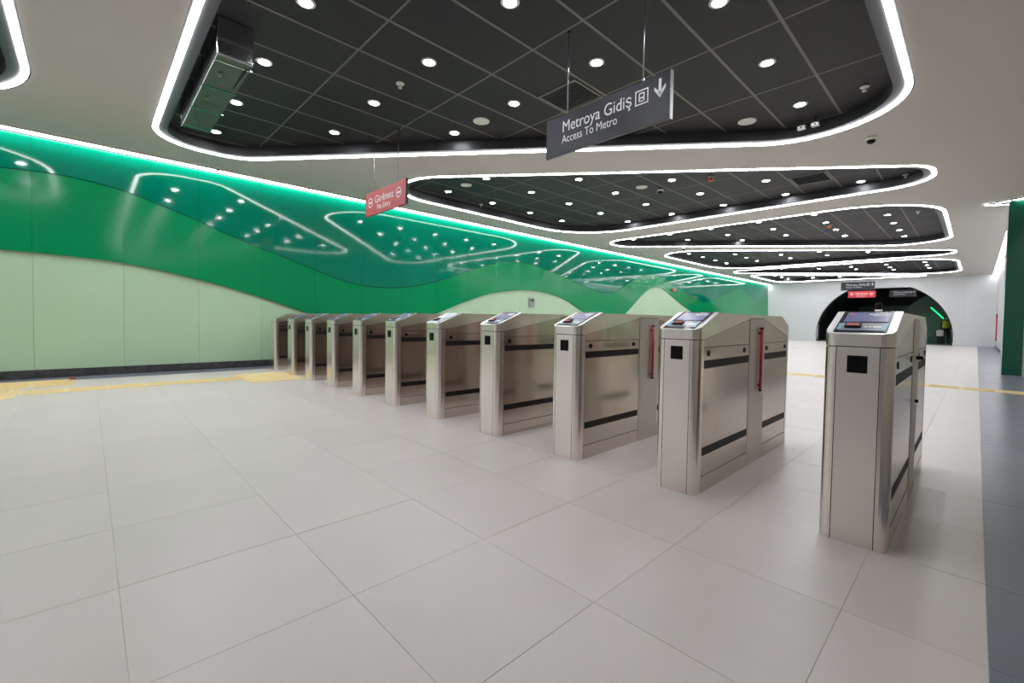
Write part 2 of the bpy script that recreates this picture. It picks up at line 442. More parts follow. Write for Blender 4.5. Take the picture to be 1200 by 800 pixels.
# ------------------------------------------------------------------ left wall: three layers of wavy green panels
lo = spline([(-9.2, 1.0), (-6, 1.35), (-3.5, 1.72), (-1.6, 1.88), (-.9, 1.888), (-.59, 1.885), (.43, 1.828), (1.44, 1.636), (2.46, 1.361), (3.17, 1.128), (4.1, .86), (5.1, .78), (5.9, .9), (6.67, 1.169), (7.37, 1.435), (8.375, 1.744), (9.293, 1.885), (10.03, 1.94), (10.84, 1.893), (11.85, 1.702), (12.81, 1.316), (13.5, 1.05), (14.2, .93), (14.9, 1.06), (15.55, 1.345), (16.65, 2.038), (17.37, 2.4), (18.13, 2.55), (18.72, 2.468), (19.71, 2.123), (21.63, 1.514), (23.5, 1.0), (26, .7), (33.1, .6)])
upf = spline([(-9.2, 2.1), (-6, 2.35), (-3.5, 2.75), (-1.6, 3.02), (-.9, 3.06), (-.39, 3.093), (-.04, 3.079), (.49, 2.997), (.82, 2.893), (1.458, 2.682), (1.9, 2.506), (2.63, 2.272), (3.28, 2.052), (4.06, 1.814), (4.6, 1.721), (5.24, 1.716), (5.94, 1.808), (6.71, 2.008), (7.65, 2.35), (8.59, 2.642), (9.275, 2.751), (10.0, 2.757), (10.8, 2.651), (12, 2.425), (13.14, 2.171), (14.03, 2.064), (14.8, 2.158), (15.56, 2.497), (16.65, 2.914), (17.77, 3.071), (19.18, 2.828), (20.74, 2.477), (22.18, 2.138), (23.25, 2.084), (24.83, 2.425), (26.5, 2.8), (28.06, 3.04), (29.3, 2.75), (30.47, 2.37), (31.4, 2.5), (32.38, 2.895), (33.1, 3.0)])
wall = MB().box(XW - .2, XW - .03, YN, YF + .1, 0, ZC).ob('wall_left', M_trim)
struct(wall, 'long green side wall of wavy layered panels, pale green below glossy deep green', 'wall')
def wall_sheet(name, m, ya, yb, zlo_f, zhi_f, xf, nrow, thick):
    ncol = 5; vv = []; fs = []
    for i in range(ncol + 1):
        y = ya + (yb - ya) * i / ncol; z0 = zlo_f(y); z1 = zhi_f(y)
        for j in range(nrow + 1):
            z = z0 + (z1 - z0) * j / nrow; vv.append((xf(y, z), y, z))
    S = nrow + 1
    for i in range(ncol):
        for j in range(nrow): fs.append((i * S + j, (i + 1) * S + j, (i + 1) * S + j + 1, i * S + j + 1))
    n = len(vv); per = [i * S for i in range(ncol + 1)] + [ncol * S + j for j in range(1, S)] + [i * S + nrow for i in range(ncol - 1, -1, -1)] + [j for j in range(nrow - 1, 0, -1)]
    k = len(vv); P = len(per); vv += [vv[q] for q in per]; vv += [(vv[q][0] - thick, vv[q][1], vv[q][2]) for q in per]
    fs += [(k + q, k + P + q, k + P + (q + 1) % P, k + (q + 1) % P) for q in range(P)]
    me_ = mesh(name, vv, fs, m); nf = ncol * nrow
    me_.polygons.foreach_set('use_smooth', [i < nf for i in range(len(me_.polygons))])
    o = ob(name, me_, wall)
    return o
yj = -.595 + 1.0225 * -4
while yj < YF:
    a, b = max(yj, YN) + .0015, min(yj + 1.0225, YF) - .0015
    if b - a > .1:
        wall_sheet('pale_panel', M_lightg, a, b, lambda y: .115, lambda y: lo(y) + .01, lambda y, z: XW, 1, .02)
        wall_sheet('middle_panel', M_midg, a, b, lo, lambda y: upf(y) - .006, lambda y, z: XW + .028 + .022 * max(0, upf(y) - z) ** 2, 10, .04)
        wall_sheet('upper_panel', M_upg, a, b, lambda y: upf(y) + .008, lambda y: 3.598, lambda y, z: XW + .02, 6, .04)
    yj += 1.0225
k = YN
while k < YF - .01:
    MB().bbox(XW, XW + .022, k + .001, min(k + 1.2, YF) - .001, 0, .128, .003).ob('baseboard_stone', M_granite, None); k += 1.2
bb = empty('baseboard_left', (XW, YN, 0)); struct(bb, 'dark speckled granite baseboard under the pale green panels', 'baseboard')
for o in [o for o in COL.objects if o.name.startswith('baseboard_stone')]:
    o.parent = bb; o.matrix_parent_inverse = Matrix.Translation((-XW, -YN, 0))
# wall top LED line
wl = empty('wall_light_strip', (XW, YN, ZC)); tag(wl, 'long white LED strip along the top of the green wall', 'light strip')
MB().box(.168, .176, 0, YF - YN, -.040, -.001).ob('cover', M_ceil, wl)
MB().box(-.03, .022, 0, YF - YN, -.064, -.041).ob('trim', M_trim, wl)
k = 0
ofs = (.309 - YN) % 1.2485
edges = [0] + [ofs + 1.2485 * q for q in range(0, 34) if ofs + 1.2485 * q < YF - YN] + [YF - YN]
wm = {}
for q in range(len(edges) - 1):
    L_ = edges[q + 1] - edges[q]
    if L_ < .05: continue
    key = round(L_, 3)
    if key not in wm: wm[key] = MB().box(.006, .168, .008, L_ - .008, -.038, -.004).me('diffuser', M_wled)
    ob('diffuser', wm[key], wl, (0, edges[q], 0))

# ------------------------------------------------------------------ far wall with arch, right wall, back wall
AC = (-3.9, .42, 3.02); ZT = 3.15
def archz(x):
    d = AC[2] ** 2 - (x - AC[0]) ** 2
    if d <= 0: return 0
    h = math.sqrt(d); return min(ZT, AC[1] + h)
AX0, AX1 = AC[0] - math.sqrt(AC[2] ** 2 - AC[1] ** 2), AC[0] + math.sqrt(AC[2] ** 2 - AC[1] ** 2)
wf = empty('wall_far', (-4.5, YF, 0)); struct(wf, 'white panelled end wall with a wide arched opening', 'wall')
def in_arch_low(x): return AC[1] - math.sqrt(max(0, AC[2] ** 2 - (x - AC[0]) ** 2))
x = XW; pw = 1.16
while x < XR - .01:
    x1 = min(x + pw, XR); n = 24; low = []
    for i in range(n + 1):
        xx = x + .001 + (x1 - x - .002) * i / n; low.append((xx, archz(xx) if AX0 < xx < AX1 else 0))
    # remove points below arch spring: vertical jamb where the circle bulges past its foot
    poly = low + [(x1 - .002, ZC), (x + .002, ZC)]
    vv = [(p[0] + 4.5, 0, p[1]) for p in poly] + [(p[0] + 4.5, .25, p[1]) for p in poly]
    N_ = n + 1; fs = []
    for i in range(n):
        ta = Vector(poly[i]); xa = poly[i][0]; xb = poly[i + 1][0]
        k0 = len(vv); vv += [(xa + 4.5, 0, ZC), (xb + 4.5, 0, ZC)]
        fs += [(i, i + 1, k0 + 1, k0), (len(poly) + i, len(poly) + i + 1, i + 1, i)]
    MB().add(vv, fs).ob('panel', M_plaster, wf)
    x = x1
frm = MB()
aa = [(AX0, 0)] + [(AC[0] - AC[2] * math.cos(t), AC[1] + AC[2] * math.sin(t)) for t in [(-.14 + (PI + .28) * i / 40) for i in range(41)]] + [(AX1, 0)]
aa = [(p[0], max(0, min(p[1], ZT))) for p in aa]
bb_ = [(AC[0] + (p[0] - AC[0]) * 1.012, p[1] * 1.008) for p in aa]
wr = [(p[0] + 4.5, -.012, p[1]) for p in aa] + [(p[0] + 4.5, -.012, p[1]) for p in bb_] + [(p[0] + 4.5, .6, p[1]) for p in aa]
n = len(aa)
frm.add(wr, [(i, i + 1, n + i + 1, n + i) for i in range(n - 1)] + [(2 * n + i, 2 * n + i + 1, i + 1, i) for i in range(n - 1)])
frm.ob('arch_trim', M_trim, wf)
wr_ = empty('wall_right', (XR, 0, 0)); struct(wr_, 'white panelled side wall beyond the green column', 'wall')
y = YN
while y < YF - .01:
    y1 = min(y + 1.4, YF); MB().box(0, .1, y + .002, y1 - .002, 0, ZC).ob('panel', M_plaster if y > 14 else M_beige, wr_); y = y1
br = MB().box(-.015, 0, 14.6, YF - .01, 0, .11).ob('baseboard_right', M_granite, None, loc=(XR, 0, 0)); struct(br, 'dark baseboard at the foot of the white right wall', 'baseboard')
wb = MB().box(XW, XR, YN - .1, YN, 0, ZC).ob('wall_back', M_plaster); struct(wb, 'white wall closing the hall behind the viewer', 'wall')

# tunnel beyond the arch
YT = 46
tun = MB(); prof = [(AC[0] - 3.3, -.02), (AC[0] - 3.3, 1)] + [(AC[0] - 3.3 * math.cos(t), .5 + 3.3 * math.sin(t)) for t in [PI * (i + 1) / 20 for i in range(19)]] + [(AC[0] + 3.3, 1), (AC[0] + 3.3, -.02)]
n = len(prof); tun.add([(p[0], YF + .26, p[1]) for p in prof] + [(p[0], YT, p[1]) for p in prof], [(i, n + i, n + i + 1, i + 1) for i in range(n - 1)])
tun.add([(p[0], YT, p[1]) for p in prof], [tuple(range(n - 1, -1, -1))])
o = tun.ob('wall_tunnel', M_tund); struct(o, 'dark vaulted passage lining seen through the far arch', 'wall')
tf = MB().box(AC[0] - 3.3, AC[0] + 3.3, YF + .3, YT, -.08, 0).ob('floor', M_dtile); struct(tf, 'dark passage floor beyond the far arch', 'floor')
# green end wall of the passage (round-headed)
gw = MB().prism([(-3.4 + 2.6 * 0, 0)] and [(-1.45 - 2.15 * math.cos(t), max(0, .6 + 2.55 * math.sin(t))) for t in [-.23 + (PI + .46) * i / 24 for i in range(25)]], 38.6, 38.8, 'y').ob('wall_passage', M_tung2)
struct(gw, 'grey-green round-headed wall inside the passage on the right', 'wall')
gp = MB().prism([(-3.4, 0.02), (.3, 0.02), (.3, 2.0), (-1.6, 2.05), (-2.4, 1.85), (-3.2, 1.35)], 38.5, 38.59, 'y').ob('green_panel', M_tung, gw)
gl = MB().box(-6.6, -2.4, 44.8, 45, 0, 2.6).ob('passage_screen', M_tung); tag(gl, 'dim dark green screen wall deep inside the arched passage', 'partition')
MB().box(-6.6, -2.4, 44.76, 44.8, 2.55, 2.6).ob('top_rail', M_trim, gl)
ng = empty('neon_tube', (-1.65, 36.6, 1.8)); tag(ng, 'slanting bright green light tube inside the arched passage', 'light')
MB().cyl((-.29, 0, .36), (.29, 0, -.33), .03, 10).ob('tube', M_neon, ng, True)
MB().cyl((-.33, .02, .40), (-.28, .02, .345), .05, 10).ob('end_cap', M_trim, ng)
MB().cyl((.28, .02, -.32), (.33, .02, -.375), .05, 10).ob('end_cap', M_trim, ng)
MB().box(-.31, .31, .05, .09, .0, .03).ob('bracket', M_trim, ng)
pl = empty('passage_fill_light', (-3.4, 36.2, 3.4)); tag(pl, 'added fill light brightening the arched passage, unseen behind the arch top', 'light')  # invented fill lamp, out of view, added to brighten the passage interior
MB().box(-.5, .5, -.15, .15, 0, .03).ob('diffuser', M_pfill, pl); MB().box(-.53, .53, -.18, .18, .03, .06).ob('housing', M_trim, pl)  # glowing plate and casing of the added fill lamp
hr = empty('stair_rail', (-2.1, 37.6, 0)); tag(hr, 'thin pale handrail low inside the arched passage', 'railing')
MB().cyl((-.9, 0, .42), (.9, 0, .42), .025, 8).ob('rail', M_silver, hr, True)
for q in (-.85, 0, .85): MB().cyl((q, 0, 0), (q, 0, .42), .018, 8).ob('post', M_silver, hr, True)

# green column and right side light strips
cg = empty('green_column', (.52, 14.15, 0)); tag(cg, 'dark glossy green column at the right edge of the hall', 'column')
MB().bbox(-.135, .147, -.28, .4, .0, 3.6, .006).ob('shaft', M_colg, cg)
MB().box(-.115, .147, -.26, .38, 3.6, ZC).ob('head', M_trim, cg)
rs = empty('ceiling_light_strip', (.555, 15, ZC)); tag(rs, 'wide white LED strip running along the right wall ceiling edge', 'light strip')
yy = -.1
while yy < 17.5:
    MB().box(-.07, .07, yy + .004, yy + 1.95, -.012, -.001).ob('diffuser', M_sled, rs); yy += 1.955
MB().box(-.085, -.072, -.1, 17.5, -.008, -.001).ob('trim', M_trim, rs)
for nm, p, q, lab in (('a', (.06, 14.12), (.4, 14.32), 'short white LED strip left of the green column head'), ('b', (.2, 14.02), (.66, 13.8), 'short white LED strip across the green column head')):
    t_ = empty('short_light_strip', (p[0], p[1], ZC)); tag(t_, lab, 'light strip')
    d = Vector((q[0] - p[0], q[1] - p[1], 0)); nrm = Vector((-d.y, d.x, 0)).normalized() * .04
    vv = [nrm * -1, d - nrm, d + nrm, nrm]
    MB().prism([(a.x, a.y) for a in vv], -.03, -.002).ob('diffuser', M_led, t_)
    vv = [nrm * -1.25, d - nrm * 1.25, d - nrm * 1.02, nrm * -1.02]
    MB().prism([(a.x, a.y) for a in vv], -.034, -.002).ob('trim', M_trim, t_)
pk = empty('red_wall_strip', (XR, 30.93, .36)); tag(pk, 'narrow red vertical strip fixed to the white right wall', 'wall strip')
MB().bbox(-.05, -.004, -.12, .12, 0, 1.28, .01).ob('strip', M_red, pk)
MB().box(-.055, -.05, -.08, .08, .05, .14).box(-.055, -.05, -.08, .08, 1.14, 1.23).ob('end_plate', M_trim, pk)

# ------------------------------------------------------------------ turnstiles
GW, GL = .25, 1.75
def ztop(y):
    if y < .28: return .937 + (1.043 - .937) * max(0, y) / .28
    if y > 1.524: return 1.043 - (1.043 - .954) * (y - 1.524) / (1.75 - 1.524)
    return 1.043
def zcov(y):
    if y < .08: return .888
    if y < .80: return .888 + (1.012 - .888) * (y - .08) / .72
    if y < 1.12: return 1.020
    if y < 1.67: return 1.012 - (1.012 - .888) * (y - 1.12) / .55
    return .888
def half_loop(ins, R=.045, extra=()):
    """points of the x=0 side from front middle to rear middle (x, y)"""
    pts = []
    for i in range(7):
        t = PI / 2 * i / 6; pts.append((ins + R - (R) * math.sin(t), ins + R - R * math.cos(t)))
    for y in extra: pts.append((ins, y))
    for i in range(7):
        t = PI / 2 * i / 6; pts.append((ins + R - R * math.cos(t), GL - ins - R + R * math.sin(t)))
    return pts
def shell(name, m, ins, zb, zt, extra, parent):
    h = half_loop(ins, .045, extra); n = len(h)
    left = h; right = [(GW - x, y) for x, y in h]
    vv = []
    for p in left: vv += [(p[0], p[1], zb(p[1])), (p[0], p[1], zt(p[1]))]
    for p in right: vv += [(p[0], p[1], zb(p[1])), (p[0], p[1], zt(p[1]))]
    fs = []
    for i in range(n - 1):
        fs.append((2 * i, 2 * i + 1, 2 * i + 3, 2 * i + 2)); k = 2 * n
        fs.append((k + 2 * i, k + 2 * i + 2, k + 2 * i + 3, k + 2 * i + 1))
        fs.append((2 * i + 1, k + 2 * i + 1, k + 2 * i + 3, 2 * i + 3))
        fs.append((2 * i, 2 * i + 2, k + 2 * i + 2, k + 2 * i))
    fs += [(0, 2 * n, 2 * n + 1, 1), (2 * n - 2, 2 * n - 1, 4 * n - 1, 4 * n - 2)]
    return ob(name, mesh(name, vv, fs, m), parent)
def mirror_poly(poly): return poly
def side_plate(name, poly, m, parent, x_out, th=.004):
    """poly in (y, z); one plate on each long side"""
    a = MB().prism(poly, x_out, x_out + th, 'x').ob(name, m, parent)
    b = MB().prism(poly, GW - x_out - th, GW - x_out, 'x').ob(name, m, parent)
    return a, b
def make_gate(console=True):
    g = empty('turnstile', (0, 0, 0))
    shell('body', M_core, .006, lambda y: 0.0, lambda y: ztop(y) - .006, (.08, .28, .8, 1.12, 1.524, 1.67), g)
    shell('top_cover', M_steel, .0, zcov, ztop, (.08, .28, .5, .799, .801, 1.119, 1.121, 1.35, 1.524, 1.67), g)
    # corner posts
    for fx in (0, 1):
        for fy in (0, 1):
            R = .045; po = []
            po += [(R + .001, 0)] + [(R - R * math.sin(t), R - R * math.cos(t)) for t in [PI / 2 * i / 6 for i in range(7)]] + [(0, .076)]
            po += [(.012, .076), (.012, .05)] + [(R - (R - .012) * math.cos(t), R - (R - .012) * math.sin(t)) for t in [PI / 2 * i / 4 for i in range(5)]] + [(R + .001, .012)]
            if fx: po = [(GW - x, y) for x, y in po]
            if fy: po = [(x, GL - y) for x, y in po]
            if fx != fy: po = po[::-1]
            MB().prism(po[::-1], 0, .884).ob('corner_post', M_steel, g)
    MB().box(.049, GW - .049, 0, .008, 0, .884).ob('front_panel', M_steel, g)
    MB().box(.049, GW - .049, GL - .008, GL, 0, .884).ob('rear_panel', M_steel, g)
    for a, b in ((.079, .808), (1.122, 1.671)):
        side_plate('base_plate', [(a, 0), (b, 0), (b, .094), (a, .094)], M_steel2, g, 0)
        side_plate('side_panel', [(a, .098), (b, .098), (b, .840), (a, .840)], M_steel2, g, .001)
        if a < 1: tri = [(a, .844), (b, .844), (b, 1.010), (a, .886)]
        else: tri = [(a, .844), (b, .844), (b, .886), (a, 1.010)]
        side_plate('upper_panel', tri, M_steel2, g, .0015)
        for z in (.720, .216): side_plate('window_strip', [(a + .008, z), (b - .012, z), (b - .012, z + .047), (a + .008, z + .047)], M_strip, g, -.0008)
        for y in ((.144, .721) if a < 1 else (1.172, 1.620)):
            for s in (0, 1):
                x0, x1 = (-.003, .006) if s == 0 else (GW - .006, GW + .003)
                MB().cyl((x0, y, .805), (x1, y, .805), .0165, 14).ob('sensor', M_gloss, g, False)
    side_plate('centre_post', [(.812, 0), (1.118, 0), (1.118, 1.016), (.812, 1.016)], M_post, g, -.001, .006)
    for s in (-1, 1):
        x = -.016 if s < 0 else GW + .016; xi = -.001 if s < 0 else GW + .001
        bar = MB().cyl((x, 1.0, .515), (x, 1.0, .945), .0105, 12).ob('light_bar', M_red, g, True)
        MB().cyl((x, 1.0, .945), (x, 1.0, .957), .0115, 12).ob('end_cap', M_strip, bar)
        MB().cyl((x, 1.0, .503), (x, 1.0, .515), .0115, 12).ob('end_cap', M_strip, bar)
        for z in (.545, .915): MB().cyl((xi, 1.0, z), (x, 1.0, z), .009, 10).ob('bracket', M_strip, bar)
    if console:
        # reader window in the front
        MB().bbox(.088, .161, -.003, .006, .770, .847, .0025).ob('reader_window', M_gloss, g)
        sl = math.atan2(1.043 - .937, .28); Ls = math.hypot(.28, .106)
        c = empty('tmp'); R_ = Matrix.Translation((0, 0, .937)) @ Matrix.Rotation(sl, 4, 'X'); bpy.data.objects.remove(c)
        def con(mb, name, m, parent):
            mb.v = [tuple(R_ @ Vector(v)) for v in mb.v]; return mb.ob(name, m, parent)
        cs = con(MB().prism([(.045, .001), (GW - .045, .001), (GW - .012, .016), (GW - .001, .045), (GW - .001, Ls), (.001, Ls), (.001, .045), (.012, .016)], -.004, .006), 'console', M_bright, g)
        con(MB().box(.030, GW - .030, .020, Ls - .004, .006, .0085), 'console_glass', M_frame, cs)
        con(MB().box(.048, GW - .040, .150, Ls - .020, .0085, .0095), 'screen', M_screen, cs)
        con(MB().box(.044, GW - .036, .040, .132, .0085, .0095), 'reader_pad', M_pad, cs)
        con(MB().box(.036, .052, .050, .125, .0085, .0098), 'side_mark', M_cyan, cs)
        con(MB().box(GW - .052, GW - .036, .050, .125, .0085, .0098), 'side_mark', M_cyan, cs)
        arc = [(.094 + .030 * math.cos(t), .100 + .024 * math.sin(t)) for t in [PI * i / 10 for i in range(11)]] + [(.064, .066), (.124, .066)]
        con(MB().prism(arc, .0095, .020), 'card_reader', M_strip, cs)
        con(MB().box(.072, .116, .074, .096, .020, .0212), 'card_label', M_redlab, cs)
        con(MB().box(.150, .196, .266, .274, .0095, .0101).box(.132, .200, .244, .254, .0095, .0101).box(.150, .200, .226, .234, .0095, .0101), 'screen_print', M_wtext, cs)
        con(MB().box(.135, .145, .078, .088, .0095, .0101).box(.150, .160, .078, .088, .0095, .0101).box(.165, .196, .076, .092, .0095, .0101), 'pad_print', M_wtext, cs)
        con(MB().box(.060, .075, .236, .262, .0095, .0102), 'screen_mark', M_redlab, cs)
    return g
proto = make_gate(True); plain = make_gate(False)
GX = [-9.127, -8.150, -7.307, -6.433, -5.575, -4.708, -3.852, -3.000, -2.155, -1.318, -.485]
GY = 2.459
def mv(g, x): g.location = (x, GY, 0); return g
for i, x in enumerate(GX):
    if i == 0: g = plain; lab = 'plain steel end cabinet of the turnstile row against the green wall'
    else:
        g = proto if i == 1 else copy_tree(proto)
        lab = 'stainless steel turnstile with sloped console, %s in the row from the green wall' % ORD[i]
        if i == 10: lab = 'nearest stainless steel turnstile, standing alone at the right end of row'
        if i == 9: lab = 'stainless steel turnstile just left of the nearest one, red bar on side'
    if i == 10:
        for ch in list(g.children):
            if ch.name.startswith('light_bar') and sum(v.co.x for v in ch.data.vertices) > 0:
                for c2 in list(ch.children): bpy.data.objects.remove(c2)
                bpy.data.objects.remove(ch)
        MB().cyl((GW + .001, 1.0, .80), (GW + .03, 1.0, .80), .013, 12, .010).ob('stop_knob', M_strip, g)
        MB().cyl((GW + .001, 1.0, .55), (GW + .016, 1.0, .55), .009, 12).ob('stop_knob', M_strip, g)
    mv(g, x); tag(g, lab, 'turnstile', 'turnstiles in a row across the hall')

# ------------------------------------------------------------------ signs
def text_me(s, size, m, bold=0.0, shear=0.0):
    cu = bpy.data.curves.new('txt', 'FONT'); cu.body = s; cu.size = size; cu.extrude = .0006; cu.offset = bold; cu.shear = shear
    o = bpy.data.objects.new('txt', cu); COL.objects.link(o)
    bpy.context.view_layer.update()
    dg = bpy.context.evaluated_depsgraph_get()
    me_ = bpy.data.meshes.new_from_object(o.evaluated_get(dg)); bpy.data.objects.remove(o); bpy.data.curves.remove(cu)
    me_.materials.clear(); me_.materials.append(m)
    return me_
def put_text(name, s, size, m, parent, x, z, y, bold=0, fit=None):
    me_ = text_me(s, size, m, bold)
    w_ = max(v.co.x for v in me_.vertices) - min(v.co.x for v in me_.vertices)
    o = ob(name, me_, parent, (x, y, z), (PI / 2, 0, 0))
    if fit: o.scale = (fit / w_, 1, 1)
    return o
def rods(s, xs_, h, ztop_):
    for x in xs_:
        r = MB().cyl((x, 0, h), (x, 0, ztop_), .006, 8).ob('rod', M_silver, s, True)
        MB().cyl((x, 0, ztop_ - .012), (x, 0, ztop_), .025, 12).ob('rod_cap', M_trim, r, True)
        MB().cyl((x, 0, h), (x, 0, h + .03), .010, 8).ob('clamp', M_silver, r, True)
def dark_sign(loc, wd, ht, zt_, lab, rodx):
    s = empty('hanging_sign', loc); tag(s, lab, 'sign', 'hanging direction signs')
    MB().bbox(0, wd, -.018, .018, 0, ht, .003).ob('panel', M_signd, s)
    MB().box(wd, wd + .008, -.020, .020, -.002, ht + .002).ob('end_cap', M_silver, s)
    MB().box(-.008, 0, -.020, .020, -.002, ht + .002).ob('end_cap', M_signd, s)
    k = wd / 1.34; f = -.0192
    put_text('lettering', 'Metroya Gidi\u015f', .155, M_wtext, s, .20 * k, ht * .545, f, 0, .775 * k)
    put_text('lettering', 'Access To Metro', .110, M_wtext, s, .20 * k, ht * .27, f, 0, .64 * k)
    # train pictogram: rounded square outline with a train front
    ix, iz, is_ = 1.02 * k, ht * .50, .125 * k
    mb = MB(); q = .010
    for (a, b, c, d) in ((0, is_, 0, q), (0, is_, is_ - q, is_), (0, q, q, is_ - q), (is_ - q, is_, q, is_ - q)): mb.box(ix + a, ix + b, f - .001, f + .002, iz + c, iz + d)
    mb.box(ix + .3 * is_, ix + .7 * is_, f - .001, f + .002, iz + .72 * is_, iz + .8 * is_)
    mb.box(ix + .28 * is_, ix + .36 * is_, f - .001, f + .002, iz + .22 * is_, iz + .72 * is_).box(ix + .64 * is_, ix + .72 * is_, f - .001, f + .002, iz + .22 * is_, iz + .72 * is_)
    mb.box(ix + .36 * is_, ix + .64 * is_, f - .001, f + .002, iz + .40 * is_, iz + .50 * is_).box(ix + .36 * is_, ix + .64 * is_, f - .001, f + .002, iz + .2 * is_, iz + .27 * is_)
    mb.ob('train_symbol', M_wtext, s)
    ax, az = 1.20 * k, ht * .50
    ar = MB().box(ax + .038 * k, ax + .062 * k, f - .001, f + .002, az + .03, az + .155)
    ar.prism([(ax, az + .07), (ax + .05 * k, az), (ax + .1 * k, az + .07), (ax + .1 * k, az + .10), (ax + .05 * k, az + .045), (ax, az + .10)], f - .001, f + .002, 'y')
    ar.ob('arrow', M_wtext, s)
    rods(s, rodx, ht, zt_)
    return s
def red_sign(loc, wd, ht, zt_, lab, rodx):
    s = empty('hanging_sign', loc); tag(s, lab, 'sign', 'hanging direction signs')
    MB().bbox(0, wd, -.018, .018, 0, ht, .003).ob('panel', M_signr, s)
    MB().box(wd, wd + .008, -.020, .020, -.002, ht + .002).ob('end_cap', M_trim, s)
    MB().box(-.008, 0, -.020, .020, -.002, ht + .002).ob('end_cap', M_trim, s)
    k = wd / 1.29; f = -.0192
    put_text('lettering', 'Girilmez', .165, M_wtext, s, .325 * k, ht * .47, f, 0, .60 * k)
    put_text('lettering', 'No Entry', .12, M_wtext, s, .405 * k, ht * .17, f, 0, .43 * k)
    for cx_ in (.175 * k, 1.09 * k):
        mb = MB(); n = 24; cz = ht * .55; r1, r2 = .078 * k, .062 * k
        o_ = [(cx_ + r1 * math.cos(2 * PI * i / n), cz + r1 * math.sin(2 * PI * i / n)) for i in range(n)]
        i_ = [(cx_ + r2 * math.cos(2 * PI * i / n), cz + r2 * math.sin(2 * PI * i / n)) for i in range(n)]
        mb.add([(p[0], f - .001, p[1]) for p in o_] + [(p[0], f - .001, p[1]) for p in i_], [(i, (i + 1) % n, n + (i + 1) % n, n + i) for i in range(n)])
        mb.box(cx_ - .045 * k, cx_ + .045 * k, f - .001, f + .002, cz - .013, cz + .013)
        mb.ob('no_entry_symbol', M_wtext, s)
    rods(s, rodx, ht, zt_)
    return s
dark_sign((-3.114, 3.45, 2.645), 1.336, .387, ZP - 2.645, 'dark grey hanging sign reading Metroya Gidis above the middle turnstiles', (.25, 1.08))
red_sign((-7.118, 3.39, 2.668), 1.29, .37, ZP - 2.668, 'red hanging no entry sign near the green wall', (.255, 1.04))
dark_sign((-4.87, 28.0, 2.775), 1.345, .40, ZP - 2.775, 'small distant black hanging sign left of the arch top', (.35, 1.02))
red_sign((-5.27, 32.3, 2.60), 1.26, .385, ZC - 2.60, 'small distant red hanging sign in front of the arch', (.3, 1.0))
dark_sign((-3.55, 33.75, 2.68), 1.12, .40, .72, 'dark hanging sign just inside the top of the arch', (.3, .85))

# ------------------------------------------------------------------ ceiling equipment
ac = empty('fan_coil_unit', (-6.14, 1.055, 3.45)); tag(ac, 'long galvanised metal air unit hanging in the nearest ceiling bay', 'air unit')
MB().bbox(-1.11, 1.11, -.155, .155, .012, .37, .006).ob('casing', M_galv, ac)
MB().box(-1.10, 1.10, -.15, .15, 0, .012).ob('underside_plate', M_duct2, ac)
for q in (-1.0, -.35, .35, 1.0): MB().box(q - .012, q + .012, -.165, .165, -.008, 0).ob('strap', M_galv, ac)
for q in (-.75, .05, .72): MB().cyl((q, -.06, 0), (q, -.06, -.02), .02, 10).box(q - .05, q + .05, -.075, -.045, -.012, 0).ob('latch', M_silver, ac)
MB().box(-.9, -.1, -.11, .1, -.004, 0).ob('access_hatch', M_duct2, ac)
MB().cyl((.5, .11, -.01), (1.0, .11, -.01), .008, 8).ob('pipe', M_trim, ac, True)
for q in (-1.11, -.37, .37): MB().box(q, q + .004, -.158, .158, .0, .37).ob('flange', M_galv, ac)
MB().box(1.11, 1.114, -.14, .14, .03, .35).ob('end_plate', M_galv, ac)

def speaker(x, y, lab):
    s = empty('ceiling_speaker', (x, y, ZP)); tag(s, lab, 'speaker', 'round ceiling speakers')
    MB().lathe([(.105, -.012), (.118, -.010), (.118, 0), (.105, 0)], 24).ob('rim', M_white, s, True)
    MB().lathe([(.0, -.013), (.104, -.013), (.104, -.004), (0, -.004)], 24).ob('grille', M_white, s)
speaker(-4.974, 4.08, 'round white ceiling speaker left of the dark hanging sign')
speaker(-2.31, 6.70, 'round white ceiling speaker right of the dark hanging sign')
speaker(-7.52, 5.78, 'round white speaker near left tip of the second ceiling bay')
speaker(-4.945, 8.42, 'round white speaker in the middle of the second ceiling bay')
def sprinkler(x, y, lab):
    s = empty('sprinkler', (x, y, ZP)); tag(s, lab, 'sprinkler', 'ceiling sprinklers and detectors')
    MB().lathe([(.045, -.012), (.05, 0), (.02, 0)], 16).ob('plate', M_white, s, True)
    MB().cyl((0, 0, -.012), (0, 0, -.05), .011, 8).cyl((0, 0, -.05), (0, 0, -.056), .024, 12).ob('nozzle', M_white, s, True)
sprinkler(-4.90, 2.75, 'small white sprinkler in left half of the nearest ceiling bay')
sprinkler(-1.01, 6.7, 'small white sprinkler in right corner of the nearest ceiling bay')
sprinkler(-1.01, 11.1, 'small sprinkler at the right tip of the second ceiling bay')
sprinkler(-1.09, 14.85, 'small sprinkler at the right end of the third ceiling bay')
sprinkler(-8.5, 7.0, 'small sprinkler at the left edge of the second ceiling bay')
def beacon(x, y, lab):
    s = empty('beacon', (x, y, ZP)); tag(s, lab, 'beacon', 'orange ceiling beacons')
    MB().lathe([(.055, -.03), (.06, 0), (.03, 0)], 16).ob('base', M_white, s, True)
    MB().lathe([(.02, -.085), (.045, -.07), (.05, -.03), (.03, -.03)], 16).ob('lens', M_orange, s, True)
beacon(-3.65, 8.75, 'small orange alarm beacon in the second ceiling bay')
beacon(-2.97, 13.35 + 1.9, 'small orange alarm beacon in the third ceiling bay')
